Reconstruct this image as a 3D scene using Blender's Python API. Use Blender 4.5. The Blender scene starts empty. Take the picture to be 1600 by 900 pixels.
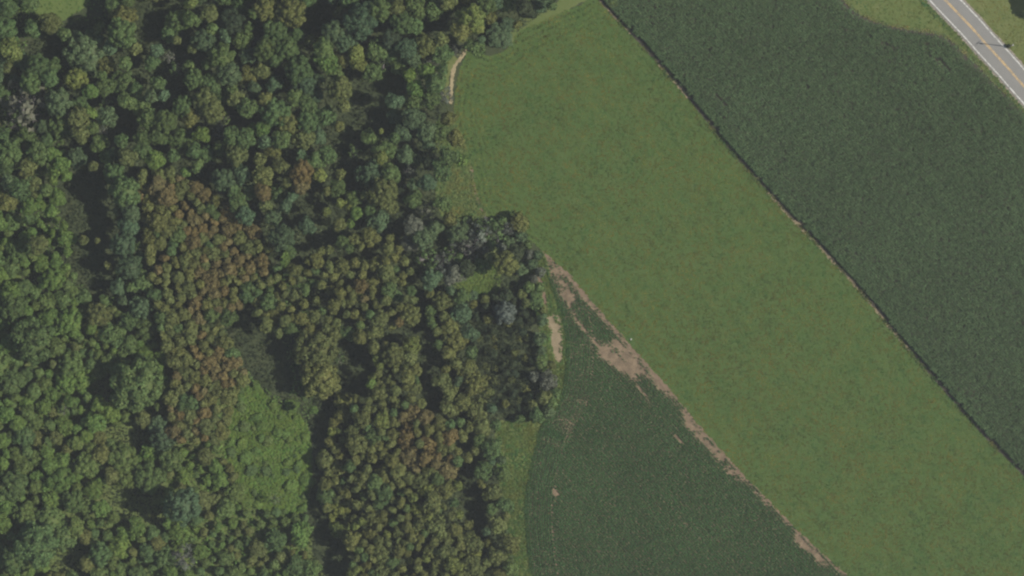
import bpy, math, random
import numpy as np
from mathutils import Vector, Matrix
R = math.radians
S = bpy.context.scene
COL = S.collection
rng = np.random.default_rng(7)
random.seed(7)

# ------------------------------------------------------------------ camera, sky, sun, exposure
CAM_H = 1200.0
PXM = 5.0                                   # photograph pixels per metre on the ground
cam = bpy.data.cameras.new('camera'); cam_o = bpy.data.objects.new('camera', cam); COL.objects.link(cam_o)
cam_o.location = (0, 0, CAM_H); cam_o.rotation_euler = (0, 0, 0)
cam.sensor_width = 36; cam.lens = 36 * CAM_H / 320.0
cam.clip_start = 1; cam.clip_end = 9000
S.camera = cam_o
SUN_EL, SUN_AZ = R(46), R(97)               # azimuth clockwise from the top of the picture
w = bpy.data.worlds.new('World'); S.world = w; w.use_nodes = True
nt = w.node_tree; bg = nt.nodes['Background']
sky = nt.nodes.new('ShaderNodeTexSky'); sky.sky_type = 'NISHITA'; sky.sun_disc = False
sky.sun_elevation = SUN_EL; sky.sun_rotation = SUN_AZ
nt.links.new(sky.outputs[0], bg.inputs[0]); bg.inputs[1].default_value = 0.066
sun = bpy.data.lights.new('sun', 'SUN'); sun.energy = 4.75; sun.angle = R(0.53); sun.color = (1.0, 0.94, 0.86)
sun_o = bpy.data.objects.new('sun', sun); COL.objects.link(sun_o)
sd = Vector((math.sin(SUN_AZ) * math.cos(SUN_EL), math.cos(SUN_AZ) * math.cos(SUN_EL), math.sin(SUN_EL)))
sun_o.rotation_euler = sd.to_track_quat('Z', 'Y').to_euler(); sun_o.location = (0, 0, 900)
S.view_settings.view_transform = 'Standard'; S.view_settings.look = 'None'
S.view_settings.exposure = 0.25; S.view_settings.gamma = 1.0
S.cycles.use_denoising = True; S.cycles.filter_width = 2.3
S.cycles.max_bounces = 6; S.cycles.diffuse_bounces = 3; S.cycles.transmission_bounces = 3
S.cycles.volume_bounces = 0
HAZE_DENSITY = 6.3e-5

# ------------------------------------------------------------------ helpers
def W(px, py, z=0.0):
    """world point at height z whose ground mark stands at (px, py) in the survey"""
    k = (1 - z / CAM_H) / PXM
    return ((px - 800) * k, (450 - py) * k)

def Wa(a):
    a = np.asarray(a, float)
    return np.stack([(a[:, 0] - 800) / PXM, (450 - a[:, 1]) / PXM], 1)

def inside(P, poly):
    x, y = P[:, 0], P[:, 1]; r = np.zeros(len(P), bool); n = len(poly)
    for i in range(n):
        x0, y0 = poly[i]; x1, y1 = poly[(i + 1) % n]
        if y0 == y1: continue
        c = ((y0 > y) != (y1 > y)) & (x < (x1 - x0) * (y - y0) / (y1 - y0) + x0)
        r ^= c
    return r

def pin(x, y, poly):
    return bool(inside(np.array([[x, y]], float), poly)[0])

def dist_line(P, line):
    d = np.full(len(P), 1e9)
    for (a, b) in zip(line[:-1], line[1:]):
        a = np.array(a, float); b = np.array(b, float); ab = b - a
        t = np.clip(((P - a) @ ab) / (ab @ ab), 0, 1)
        d = np.minimum(d, np.hypot(*(P - a - t[:, None] * ab).T))
    return d

def smooth_line(pts, step=6.0, jit=0.0, seed=1):
    """Catmull-Rom through the points, resampled, with a little raggedness"""
    g = np.random.default_rng(seed); p = [np.array(q, float) for q in pts]
    p = [2 * p[0] - p[1]] + p + [2 * p[-1] - p[-2]]
    out = []
    for i in range(1, len(p) - 2):
        n = max(1, int(np.linalg.norm(p[i + 1] - p[i]) / step))
        for k in range(n):
            t = k / n
            q = 0.5 * ((2 * p[i]) + (-p[i - 1] + p[i + 1]) * t + (2 * p[i - 1] - 5 * p[i] + 4 * p[i + 1] - p[i + 2]) * t * t
                       + (-p[i - 1] + 3 * p[i] - 3 * p[i + 1] + p[i + 2]) * t ** 3)
            out.append(tuple(q + g.normal(0, jit, 2) if jit else q))
    out.append(tuple(p[-2]))
    return out

_lat = np.random.default_rng(99).random((256, 256))
def vnoise(P, scale, off=0.0):
    """value noise 0..1"""
    q = P / scale + off; i = np.floor(q).astype(int); f = q - i; f = f * f * (3 - 2 * f)
    i0 = i[:, 0] % 256; j0 = i[:, 1] % 256; i1 = (i0 + 1) % 256; j1 = (j0 + 1) % 256
    return ((_lat[i0, j0] * (1 - f[:, 0]) + _lat[i1, j0] * f[:, 0]) * (1 - f[:, 1])
            + (_lat[i0, j1] * (1 - f[:, 0]) + _lat[i1, j1] * f[:, 0]) * f[:, 1])

def mesh_obj(name, verts, faces, mat, parent=None, smooth=False):
    me = bpy.data.meshes.new(name); me.from_pydata(verts, [], faces); me.update()
    if mat: me.materials.append(mat)
    if smooth: me.polygons.foreach_set('use_smooth', [True] * len(me.polygons))
    o = bpy.data.objects.new(name, me); COL.objects.link(o)
    if parent: o.parent = parent
    return o

def quads_mesh(name, V, mat, tint=None, extra=None):
    """V: (N,4,3) quads; tint (N,3) per quad; extra = (verts, faces, tint) appended"""
    n = len(V); verts = V.reshape(-1, 3); nv = len(verts)
    me = bpy.data.meshes.new(name)
    loops = np.arange(nv, dtype=np.int32); starts = np.arange(0, nv, 4, dtype=np.int32)
    tot = np.full(n, 4, np.int32)
    tc = None if tint is None else np.repeat(tint, 4, axis=0)
    if extra is not None:
        ev, ef = np.asarray(extra[0], float), np.asarray(extra[1], np.int32)
        loops = np.concatenate([loops, (ef + nv).ravel()]).astype(np.int32)
        starts = np.concatenate([starts, nv + np.arange(0, ef.size, ef.shape[1])]).astype(np.int32)
        tot = np.concatenate([tot, np.full(len(ef), ef.shape[1])]).astype(np.int32)
        verts = np.concatenate([verts, ev])
        if tc is not None: tc = np.concatenate([tc, np.repeat(np.array([extra[2]]), len(ev), axis=0)])
    me.vertices.add(len(verts)); me.vertices.foreach_set('co', verts.astype(np.float32).ravel())
    me.loops.add(len(loops)); me.loops.foreach_set('vertex_index', loops)
    me.polygons.add(len(starts)); me.polygons.foreach_set('loop_start', starts); me.polygons.foreach_set('loop_total', tot)
    me.update(calc_edges=True)
    if tc is not None:
        a = me.color_attributes.new('tint', 'FLOAT_COLOR', 'POINT')
        c = np.ones((len(verts), 4), np.float32); c[:, :3] = tc; a.data.foreach_set('color', c.ravel())
    me.materials.append(mat)
    return me

def unit(v): return v / np.maximum(np.linalg.norm(v, axis=1, keepdims=True), 1e-9)

def cards(C, N, size, g, aspect=0.75):
    """leaf cards centred on C, facing N, half size 'size'"""
    n = len(C); N = unit(N); t = unit(np.cross(N, g.normal(size=(n, 3)))); b = np.cross(N, t)
    s = np.broadcast_to(size, (n,))[:, None] * 1.0
    t = t * s; b = b * s * aspect
    fold = N * s * g.uniform(-0.25, 0.25, (n, 1))
    return np.stack([C - t - b * .6, C + t * .2 - b + fold, C + t + b * .6, C - t * .2 + b + fold], 1)

def tag(o, label=None, cat=None, group=None, kind=None):
    if label: o['label'] = label
    if cat: o['category'] = cat
    if group: o['group'] = group
    if kind: o['kind'] = kind
    return o

# ------------------------------------------------------------------ materials
def mat_new(name):
    m = bpy.data.materials.new(name); m.use_nodes = True; t = m.node_tree
    for n in list(t.nodes): t.nodes.remove(n)
    return m, t, t.nodes.new('ShaderNodeOutputMaterial')

def foliage(name, source, vary=0.35, trans=0.25, fine=None):
    m, t, out = mat_new(name); N = t.nodes.new; L = t.links.new
    if source == 'object':
        base = N('ShaderNodeObjectInfo').outputs['Color']
    else:
        a = N('ShaderNodeAttribute'); a.attribute_name = 'tint'; base = a.outputs['Color']
    geo = N('ShaderNodeNewGeometry')
    mr = N('ShaderNodeMapRange'); mr.inputs['To Min'].default_value = 1 - vary; mr.inputs['To Max'].default_value = 1 + vary
    L(geo.outputs['Random Per Island'], mr.inputs['Value'])
    hs = N('ShaderNodeHueSaturation')
    mh = N('ShaderNodeMapRange'); mh.inputs['To Min'].default_value = 0.482; mh.inputs['To Max'].default_value = 0.515
    wn = N('ShaderNodeTexWhiteNoise'); wn.noise_dimensions = '1D'; L(geo.outputs['Random Per Island'], wn.inputs['W'])
    L(wn.outputs['Value'], mh.inputs['Value']); L(mh.outputs[0], hs.inputs['Hue'])
    L(mr.outputs[0], hs.inputs['Value']); L(base, hs.inputs['Color'])
    d = N('ShaderNodeBsdfPrincipled'); d.inputs['Roughness'].default_value = 0.6
    d.inputs['Specular IOR Level'].default_value = 0.10
    tr = N('ShaderNodeBsdfTranslucent'); mx = N('ShaderNodeMixShader'); mx.inputs[0].default_value = trans
    L(hs.outputs[0], d.inputs['Base Color']); L(hs.outputs[0], tr.inputs['Color'])
    L(d.outputs[0], mx.inputs[1]); L(tr.outputs[0], mx.inputs[2]); L(mx.outputs[0], out.inputs[0])
    return m

def ground_mat(name, stops, scales=(3.0, 0.35), bump=0.15, detail=6):
    """patchy colour from two noises: broad patches and fine grain"""
    m, t, out = mat_new(name); N = t.nodes.new; L = t.links.new
    tc = N('ShaderNodeTexCoord'); n1 = N('ShaderNodeTexNoise'); n2 = N('ShaderNodeTexNoise')
    n1.inputs['Scale'].default_value = 1 / scales[0]; n1.inputs['Detail'].default_value = detail
    n2.inputs['Scale'].default_value = 1 / scales[1]; n2.inputs['Detail'].default_value = 3
    L(tc.outputs['Object'], n1.inputs['Vector']); L(tc.outputs['Object'], n2.inputs['Vector'])
    mx = N('ShaderNodeMath'); mx.operation = 'MULTIPLY_ADD'; mx.inputs[1].default_value = 0.45; 
    L(n2.outputs['Fac'], mx.inputs[0])
    m2 = N('ShaderNodeMath'); m2.operation = 'MULTIPLY'; m2.inputs[1].default_value = 0.55; L(n1.outputs['Fac'], m2.inputs[0])
    L(m2.outputs[0], mx.inputs[2])
    cr = N('ShaderNodeValToRGB'); L(mx.outputs[0], cr.inputs[0])
    el = cr.color_ramp.elements
    while len(el) < len(stops): el.new(0.5)
    for e, (p, c) in zip(el, stops): e.position = p; e.color = (*c, 1)
    b = N('ShaderNodeBsdfPrincipled'); b.inputs['Roughness'].default_value = 0.95; b.inputs['Specular IOR Level'].default_value = 0.1
    L(cr.outputs[0], b.inputs['Base Color'])
    bp = N('ShaderNodeBump'); bp.inputs['Strength'].default_value = 0.6; bp.inputs['Distance'].default_value = bump
    L(n2.outputs['Fac'], bp.inputs['Height']); L(bp.outputs[0], b.inputs['Normal'])
    L(b.outputs[0], out.inputs[0])
    return m

M_crown = foliage('crown_leaves', 'object', 0.30, 0.35)
M_field = foliage('field_leaves', 'attr', 0.28, 0.35)
M_grass = foliage('grass_blades', 'attr', 0.10, 0.3)
M_floor = ground_mat('forest_floor', [(.35, (.030, .040, .020)), (.5, (.045, .058, .026)), (.65, (.062, .070, .034))], (5, .5))
M_lime = ground_mat('glade_grass', [(.33, (.075, .115, .032)), (.5, (.092, .130, .036)), (.66, (.108, .142, .042))], (4, .5))
M_meadow = ground_mat('meadow_grass', [(.34, (.052, .092, .024)), (.5, (.062, .102, .027)), (.66, (.074, .107, .031))], (6, .5), .05)
M_verge = ground_mat('verge_grass', [(.34, (.085, .120, .036)), (.5, (.100, .130, .040)), (.66, (.125, .140, .050))], (5, .5), .06)
M_farverge = ground_mat('far_verge_grass', [(.34, (.098, .122, .038)), (.5, (.118, .140, .046)), (.66, (.145, .155, .058))], (5, .5), .06)
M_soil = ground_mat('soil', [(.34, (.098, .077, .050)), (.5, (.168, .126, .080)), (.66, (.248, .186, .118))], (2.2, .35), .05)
M_cornsoil = ground_mat('shade_painted_soil', [(.36, (.055, .048, .038)), (.5, (.062, .054, .042)), (.66, (.080, .066, .050))], (2.2, .35), .05)  # soil colour darkened to carry the shade under and beside the corn
M_sand = ground_mat('sandy_dirt', [(.36, (.175, .142, .088)), (.5, (.225, .182, .112)), (.66, (.28, .225, .142))], (2.0, .35), .04)
M_track = ground_mat('track_dirt', [(.36, (.130, .096, .064)), (.5, (.172, .124, .082)), (.66, (.22, .158, .106))], (1.6, .3), .04)
M_asphalt = ground_mat('asphalt', [(.3, (.190, .188, .174)), (.5, (.208, .205, .188)), (.7, (.228, .224, .205))], (4, .4), .01)
M_gravel = ground_mat('gravel', [(.36, (.17, .15, .12)), (.5, (.24, .21, .17)), (.66, (.32, .28, .23))], (1.0, .25), .03)
M_white = ground_mat('white_paint', [(.40, (.26, .26, .23)), (.5, (.50, .50, .45)), (.60, (.66, .65, .60))], (.8, .25), .005)
M_yellow = ground_mat('yellow_paint', [(.36, (.28, .23, .14)), (.5, (.48, .34, .16)), (.64, (.58, .40, .18))], (1.0, .3), .005)
M_bark = ground_mat('bark', [(.36, (.060, .045, .035)), (.5, (.085, .065, .050)), (.66, (.12, .095, .075))], (.5, .08), .02)
M_grey = ground_mat('weathered_bark', [(.36, (.17, .155, .15)), (.5, (.24, .22, .21)), (.66, (.32, .295, .28))], (.6, .1), .02)
M_stone = ground_mat('pale_stone', [(.36, (.38, .36, .32)), (.5, (.5, .48, .43)), (.66, (.6, .58, .52))], (.5, .1), .02)
M_metal = ground_mat('galvanised', [(.36, (.30, .30, .31)), (.5, (.4, .4, .41)), (.66, (.48, .48, .49))], (.5, .1), .01)

# ------------------------------------------------------------------ lines and areas surveyed in photograph pixels
meadow_west = [(1010, -60), (955, -22), (905, 8), (870, 22), (840, 36), (812, 47), (800, 62), (790, 78), (765, 86), (736, 80), (722, 96),
               (715, 122), (710, 162), (713, 200), (725, 232), (734, 270), (742, 300), (752, 330), (790, 350), (818, 368), (846, 392)]
track_line = [(846, 392), (880, 421), (930, 478), (985, 540), (1040, 602), (1090, 663), (1145, 725), (1200, 782), (1260, 843), (1325, 902), (1400, 972), (1520, 1085)]
corn_edge = [(870, -75), (948, 14), (1007, 77), (1050, 125), (1100, 185), (1133, 226), (1200, 300), (1230, 334), (1282, 388), (1340, 450), (1395, 517), (1450, 582), (1532, 676), (1600, 744), (1700, 848), (1850, 1000)]
corn_top = [(1260, -95), (1296, -40), (1318, -2), (1338, 19), (1375, 36), (1417, 45), (1470, 55), (1500, 77), (1550, 125), (1592, 168), (1650, 230), (1760, 345), (1900, 490)]
soy_west = [(846, 392), (858, 440), (876, 490), (884, 530), (884, 570), (878, 612), (866, 642), (846, 664), (838, 690), (829, 725), (822, 765), (820, 805), (823, 850), (829, 900), (836, 960), (845, 1085)]
road_mid = [(1230, -265), (1360, -125), (1477, 0), (1517, 42), (1540, 68), (1572, 103), (1600, 135), (1700, 246), (1850, 405)]

def sheet(name, poly, z, mat, label=None):
    """flat ground sheet from a polygon in survey pixels"""
    import bmesh
    bm = bmesh.new(); vs = [bm.verts.new((*W(x, y), z)) for x, y in poly]
    for i in range(len(vs)): bm.edges.new((vs[i], vs[(i + 1) % len(vs)]))
    bmesh.ops.triangle_fill(bm, edges=bm.edges[:], use_beauty=True)
    for f in bm.faces:
        if f.normal.z < 0: f.normal_flip()
    me = bpy.data.meshes.new(name); bm.to_mesh(me); bm.free(); me.materials.append(mat)
    o = bpy.data.objects.new(name, me); COL.objects.link(o); o['kind'] = 'structure'
    return o

mW = smooth_line(meadow_west, 5, .9, 3); tL = smooth_line(track_line, 5, .5, 4); cE = smooth_line(corn_edge, 5, .6, 5)
cT = smooth_line(corn_top, 5, .9, 6); sW = smooth_line(soy_west, 5, .8, 7)
G0 = 2000
g = mesh_obj('ground', [(-G0, -G0, 0), (G0, -G0, 0), (G0, G0, 0), (-G0, G0, 0)], [(0, 1, 2, 3)], M_floor); g['kind'] = 'structure'
poly_meadow = mW + tL[1:] + cE[::-1]
sheet('meadow', poly_meadow, .03, M_meadow)
poly_soy = tL + [(845, 1085)] + sW[::-1][:-1]
sheet('bean_field', poly_soy, .03, M_soil)
poly_corn = cE + [(1900, 1000)] + cT[::-1]
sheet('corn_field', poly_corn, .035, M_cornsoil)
# grass between the corn and the road, and beyond the road
def off_line(line, d):
    p = np.array(line, float); t = np.gradient(p, axis=0); t /= np.linalg.norm(t, axis=1, keepdims=True)
    n = np.stack([t[:, 1], -t[:, 0]], 1)
    return [tuple(q) for q in p + n * d]
rm = smooth_line(road_mid, 6)
poly_verge = cT + off_line(rm, 0)[::-1]
sheet('near_verge', poly_verge, .02, M_verge)
sheet('far_verge', off_line(rm, 0) + [(2100, 405), (2100, -400), (1230, -400)], .025, M_farverge)

def strip(name, line, d0, d1, z, mat, parent=None, kind='structure', jit=0, thick=0.0, seed=3):
    g = np.random.default_rng(seed); a = np.array(off_line(line, d0)); b = np.array(off_line(line, d1)); n = len(a)
    if jit: a += g.normal(0, jit, a.shape); b += g.normal(0, jit, b.shape)
    v = [(*W(*p), z) for p in a] + [(*W(*p), z) for p in b]
    f = [(i, i + 1, n + i + 1, n + i) for i in range(n - 1)]
    if thick:
        v += [(*W(*p), z - thick) for p in a] + [(*W(*p), z - thick) for p in b]
        f += [(i, 2 * n + i, 2 * n + i + 1, i + 1) for i in range(n - 1)] + [(n + i, n + i + 1, 3 * n + i + 1, 3 * n + i) for i in range(n - 1)]
    o = mesh_obj(name, v, f, mat, parent); bm_fix(o)
    if kind: o['kind'] = kind
    return o

def bm_fix(o):
    import bmesh
    bm = bmesh.new(); bm.from_mesh(o.data); bmesh.ops.recalc_face_normals(bm, faces=bm.faces[:])
    fs = [f for f in bm.faces if abs(f.normal.z) > .5]
    if fs and sum(f.normal.z for f in fs) < 0: bmesh.ops.reverse_faces(bm, faces=bm.faces[:])
    bm.to_mesh(o.data); bm.free()

# road: positive offset is the upper right side
rl = smooth_line(road_mid, 3)
strip('road_shoulder', rl, -23.5, 22.0, .07, M_gravel, jit=.5)
road = strip('road', rl, -20.5, 20.0, .16, M_asphalt, thick=.1)
for nm, d, wd, mt in (('edge_line', -18.0, 1.6, M_white), ('edge_line', 17.6, 1.6, M_white), ('centre_line', -.95, 1.15, M_yellow), ('centre_line', .85, 1.15, M_yellow)):
    o = strip(nm, rl, d - wd / 2, d + wd / 2, .166, mt, road, kind=None, jit=.12)

# ------------------------------------------------------------------ sandy bend beside the meadow, dirt strips
path_bend = smooth_line([(729, 78), (722, 88), (714, 98), (708, 112), (706, 130), (705, 148), (704, 162)], 2, .3, 9)
M_path = ground_mat('pale_sand', [(.36, (.215, .180, .105)), (.5, (.285, .240, .140)), (.66, (.36, .30, .18))], (1.5, .35), .04)
strip('sandy_path', path_bend, -2.8, 2.6, .06, M_path, jit=.7)
sheet('pale_grass_bank', smooth_line([(702, 82), (722, 78), (712, 100), (702, 120), (700, 160), (692, 150), (694, 110), (702, 82)], 3, .7, 4), .035, M_farverge)
strip('headland_path', smooth_line([(736, 262), (741, 290), (748, 318), (757, 335)], 2, .3, 9), -1.6, 1.6, .055, M_track, jit=.7)
strip('field_track', tL[:-30], -2.6, 1.3, .05, M_track, jit=1.0)
strip('worn_headland', smooth_line([(836, 416), (842, 434), (848, 452), (853, 478), (856, 500)], 3, .4, 11), -3.2, 2.6, .055, M_track, jit=.7)
sheet('worn_gateway', smooth_line([(853, 494), (866, 491), (878, 496), (879, 528), (877, 560), (868, 563), (862, 538), (853, 494)], 3, .8, 12), .057, M_sand)
sheet('corner_margin', smooth_line([(905, 6), (870, 24), (840, 38), (812, 49), (802, 62), (794, 72), (780, 62), (798, 40), (830, 24), (862, 10), (890, -12), (940, -34), (960, -24), (905, 6)], 4, .7, 5)[:-1], .034, M_verge)
# glades in the wood
def glade(name, pts, mat, seed, z=.04): return sheet(name, smooth_line(pts + [pts[0]], 4, 1.2, seed)[:-1], z, mat)
poly_glade = [(372, 610), (400, 600), (430, 630), (470, 650), (486, 680), (488, 740), (476, 800), (440, 812), (400, 790), (370, 760), (350, 700)]
glade('sunlit_glade', poly_glade, M_lime, 1)
glade('corner_clearing', [(-60, -40), (150, -40), (138, 4), (112, 24), (86, 34), (60, 22), (20, 14), (-60, 30)], M_lime, 2)
glade('wood_edge_glade', [(704, 436), (722, 412), (745, 416), (776, 412), (782, 440), (774, 462), (742, 470), (708, 464)], M_lime, 3)
glade('left_edge_glade', [(-60, 200), (20, 205), (52, 212), (44, 226), (-60, 228)], M_lime, 5)
glade('left_scrub_grass', [(-60, 380), (20, 372), (38, 400), (30, 450), (18, 500), (-60, 500)], M_lime, 6)
glade('meadow_margin', [(686, 180), (716, 196), (730, 234), (742, 290), (762, 338), (800, 356), (760, 352), (700, 345), (680, 300), (690, 250), (676, 215)], M_verge, 7, .045)
BM_W = [(829, 910), (800, 910), (786, 800), (776, 720), (774, 664), (800, 656), (850, 638), (846, 560), (840, 500), (824, 440), (832, 396)]
sheet('bean_margin', off_line(sW, 5)[:-30] + smooth_line(BM_W, 4, 1.0, 8)[1:], .043, M_verge)
glade('scrub_grass', [(-60, 520), (120, 470), (260, 520), (380, 640), (350, 700), (400, 800), (470, 812), (488, 860), (480, 960), (-60, 960)], M_verge, 9, .02)

# ------------------------------------------------------------------ crops (one mass each: nobody could count them)
rowdir = np.array([.667, -.744]); rowdir /= np.linalg.norm(rowdir); rownor = np.array([rowdir[1], -rowdir[0]])
def row_points(poly_px, row, step, jr, js, g, bounds=None):
    P = Wa(poly_px); u = P @ rowdir; v = P @ rownor
    U = np.arange(u.min(), u.max(), step); V = np.arange(v.min(), v.max(), row)
    UU, VV = np.meshgrid(U, V); UU = UU + g.normal(0, js, UU.shape); VV = VV + g.normal(0, jr, VV.shape)
    Q = UU.ravel()[:, None] * rowdir + VV.ravel()[:, None] * rownor
    if bounds is not None:
        b = bounds; Q = Q[(Q[:, 0] > b[0]) & (Q[:, 0] < b[1]) & (Q[:, 1] > b[2]) & (Q[:, 1] < b[3])]
    return Q[inside(Q, P)]
BND = (-176, 176, -104, 104)
def px_of(Q): return np.stack([Q[:, 0] * PXM + 800, 450 - Q[:, 1] * PXM], 1)

# corn
g = np.random.default_rng(11)
corn_in = np.array(off_line(cE, 6.5)).tolist(); 
Q = row_points(corn_in + [(1900, 1000)] + off_line(cT, -4)[::-1], .76, .36, .06, .05, g, BND)
pq = px_of(Q)
gap = np.zeros(len(Q), bool)
for (a, b, wd) in (((1465, 92), (1482, 110), 1.8), ((1450, 86), (1464, 94), 1.2), ((1257, 133), (1262, 139), 2.0), ((1118, 146), (1136, 166), 1.0), ((1334, 392), (1346, 406), 1.0), ((1378, 66), (1400, 76), 1.5)):
    gap |= dist_line(pq, [a, b]) < wd
gap |= (g.random(len(Q)) < .10) | (vnoise(Q, .8, 12.) > .93)
gap |= (dist_line(pq, corn_top[2:10]) < 6) & (g.random(len(Q)) < .35)
Q = Q[~gap]; n = len(Q); K = 5
hgt = 2.35 + .25 * (vnoise(Q, 9.0) - .5) + .5 * (vnoise(Q, .9, 3.3) - .5) + g.normal(0, .08, n)
edge = dist_line(px_of(Q), cE)
cv = vnoise(Q, 14.0, 7.7); cv2 = vnoise(Q, 1.1, 1.1)
base = np.array([.084, .138, .057])[None] * (0.95 + .16 * (cv - .5) + .32 * (cv2 - .5))[:, None] * g.uniform(.82, 1.18, (n, 1)) * (1 - .14 * (np.abs(((Q @ rownor) % 13.7) - 6.8) < .38))[:, None]
ang0 = g.uniform(0, 6.28, n); QV = []; QT = []
for k in range(K):
    a = ang0 + k * 2.4 + g.normal(0, .3, n); ln = g.uniform(.32, .52, n); zz = hgt * (1 - .13 * k) - .1
    d = np.stack([np.cos(a), np.sin(a), np.zeros(n)], 1); s = np.stack([-np.sin(a), np.cos(a), np.zeros(n)], 1) * g.uniform(.07, .11, n)[:, None]
    c = np.stack([Q[:, 0], Q[:, 1], zz], 1); tip = c + d * ln[:, None] * 1.5; tip[:, 2] += g.uniform(-.35, .2, n)
    QV.append(np.stack([c - s, c + s, tip + s * .5, tip - s * .5], 1)); QT.append(base * g.uniform(.85, 1.15, (n, 1)) * np.array([1, 1, 1]))
em = edge < 18; ne = int(em.sum())                           # plants along the edge keep their lower leaves
for k in range(7):
    a = g.uniform(0, 6.28, ne); zz = hgt[em] * (.08 + .06 * k) * 1.0 + .1 + (.35 if k % 2 else 0)
    d = np.stack([np.cos(a), np.sin(a), np.zeros(ne)], 1); sd_ = np.stack([-np.sin(a), np.cos(a), np.zeros(ne)], 1) * .12
    c = np.stack([Q[em, 0], Q[em, 1], zz], 1); tip = c + d * .62; tip[:, 2] += g.uniform(-.15, .35, ne)
    QV.append(np.stack([c - sd_, c + sd_, tip + sd_ * .6, tip - sd_ * .6], 1)); QT.append(base[em])
top = np.stack([Q[:, 0], Q[:, 1], hgt + .12], 1)[::3]        # pale tassels
base = base
QV.append(cards(top, g.normal(0, .6, (len(top), 3)) + [0, 0, 1], .055, g)); QT.append(np.tile([.17, .15, .08], (len(top), 1)))
me = quads_mesh('corn_plants', np.concatenate(QV), M_field, np.concatenate(QT))
o = bpy.data.objects.new('corn_plants', me); COL.objects.link(o); tag(o, 'dense dark green standing corn between the hay meadow and the road', 'corn', kind='stuff')

# beans: rows along the track, headland rows along the wood side, thinned where the soil shows
g = np.random.default_rng(12)
Q = row_points(poly_soy, .76, .25, .05, .07, g, BND)
pq = px_of(Q); dw = dist_line(pq, sW)
Q = Q[dw > 42 ]
H = []
for k in range(11):
    ln = off_line(smooth_line(soy_west, 1.5), (2.0 + 3.8 * k)); p = np.array(ln); H.append(p + g.normal(0, .3, p.shape))
Hq = Wa(np.concatenate(H)); Hq = Hq[inside(Hq, Wa(poly_soy)) & (np.abs(Hq[:, 1]) < 104)]
Q = np.concatenate([Q, Hq]); pq = px_of(Q)
QR = np.stack([Q @ rowdir / 5.0, Q @ rownor / .55], 1)
nz = .35 * vnoise(Q, 2.5, 5.0) + .25 * vnoise(Q, .9, 9.0) + .4 * vnoise(QR, 1.0, 3.0)
bare = np.zeros(len(Q))
def blob(line, wd, amt, soft=.7):
    global bare
    d = dist_line(pq, line) / wd
    bare = np.maximum(bare, amt * np.clip((1 + soft - d) / (2 * soft) , 0, 1))
blob([(850, 396), (880, 424), (930, 482), (985, 545), (1040, 606)], 5, .85, .9)
blob([(1040, 606), (1090, 668), (1145, 731), (1200, 788), (1330, 908), (1500, 1075)], 4.5, .66, 1.1)
blob([(852, 402), (872, 432), (890, 465)], 12, .75)
blob([(874, 440), (886, 470), (905, 505), (940, 545)], 3.0, .74, 1.0)
blob([(945, 548), (968, 566), (990, 582)], 12, 1.0, .8)
blob([(925, 525), (950, 548), (985, 585), (1016, 628)], 3.6, .72, 1.0)
blob([(965, 540), (1000, 580)], 12, .93, .8)
blob([(990, 560), (1030, 600), (1060, 630)], 10, .6)
blob([(1070, 652), (1095, 682), (1130, 716)], 7, .85, 1.0)
blob([(1140, 730), (1160, 750)], 8, .6)
blob([(1245, 840), (1265, 858), (1290, 880)], 7, .9, 1.0)
blob([(1055, 680), (1066, 692)], 2, .7)
blob([(857, 497), (868, 530), (873, 560)], 9, .9)
blob([(845, 440), (852, 480)], 6, .8)
blob([(867, 767), (871, 772)], 3.5, 1.2, .4)
for ln in ([(878, 748), (922, 792)], [(958, 738), (992, 772)], [(918, 842), (955, 882)], [(1000, 620), (1060, 688)], [(1045, 790), (1100, 850)]):
    blob(ln, 1.2, .30, .6)
keep = nz * .95 + g.random(len(Q)) * .42 > bare * 1.12 + .02
Q = Q[keep]; bare_k = bare[keep]; n = len(Q)
cv = vnoise(Q, 12.0, 2.7); cv2 = vnoise(Q, 1.8, 6.1)
base = (np.array([.062, .128, .042])[None] * (1 + .25 * (cv - .5) + .22 * (cv2 - .5))[:, None]) * (1 - .1 * bare_k[:, None])
dws = dist_line(px_of(Q), sW); base = base * (1 - .13 * np.sin(dws * 2 * np.pi / 9.5) * np.exp(-(dws / 46) ** 2) - .12 * (np.abs(((Q @ rownor) % 11.4) - 5) < .38))[:, None]
QV = []; QT = []
for k in range(6):
    c = np.stack([Q[:, 0] + g.normal(0, .11, n), Q[:, 1] + g.normal(0, .11, n), g.uniform(.25, .62, n)], 1)
    QV.append(cards(c, g.normal(0, .45, (n, 3)) + [0, 0, 1], g.uniform(.15, .22, n) * (1 - .35 * bare_k), g, .85)); QT.append(base * g.uniform(.85, 1.15, (n, 1)))
me = quads_mesh('bean_plants', np.concatenate(QV), M_field, np.concatenate(QT))
o = bpy.data.objects.new('bean_plants', me); COL.objects.link(o); tag(o, 'rows of low green bean plants on brown soil beside the wood', 'crop', kind='stuff')

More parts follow.
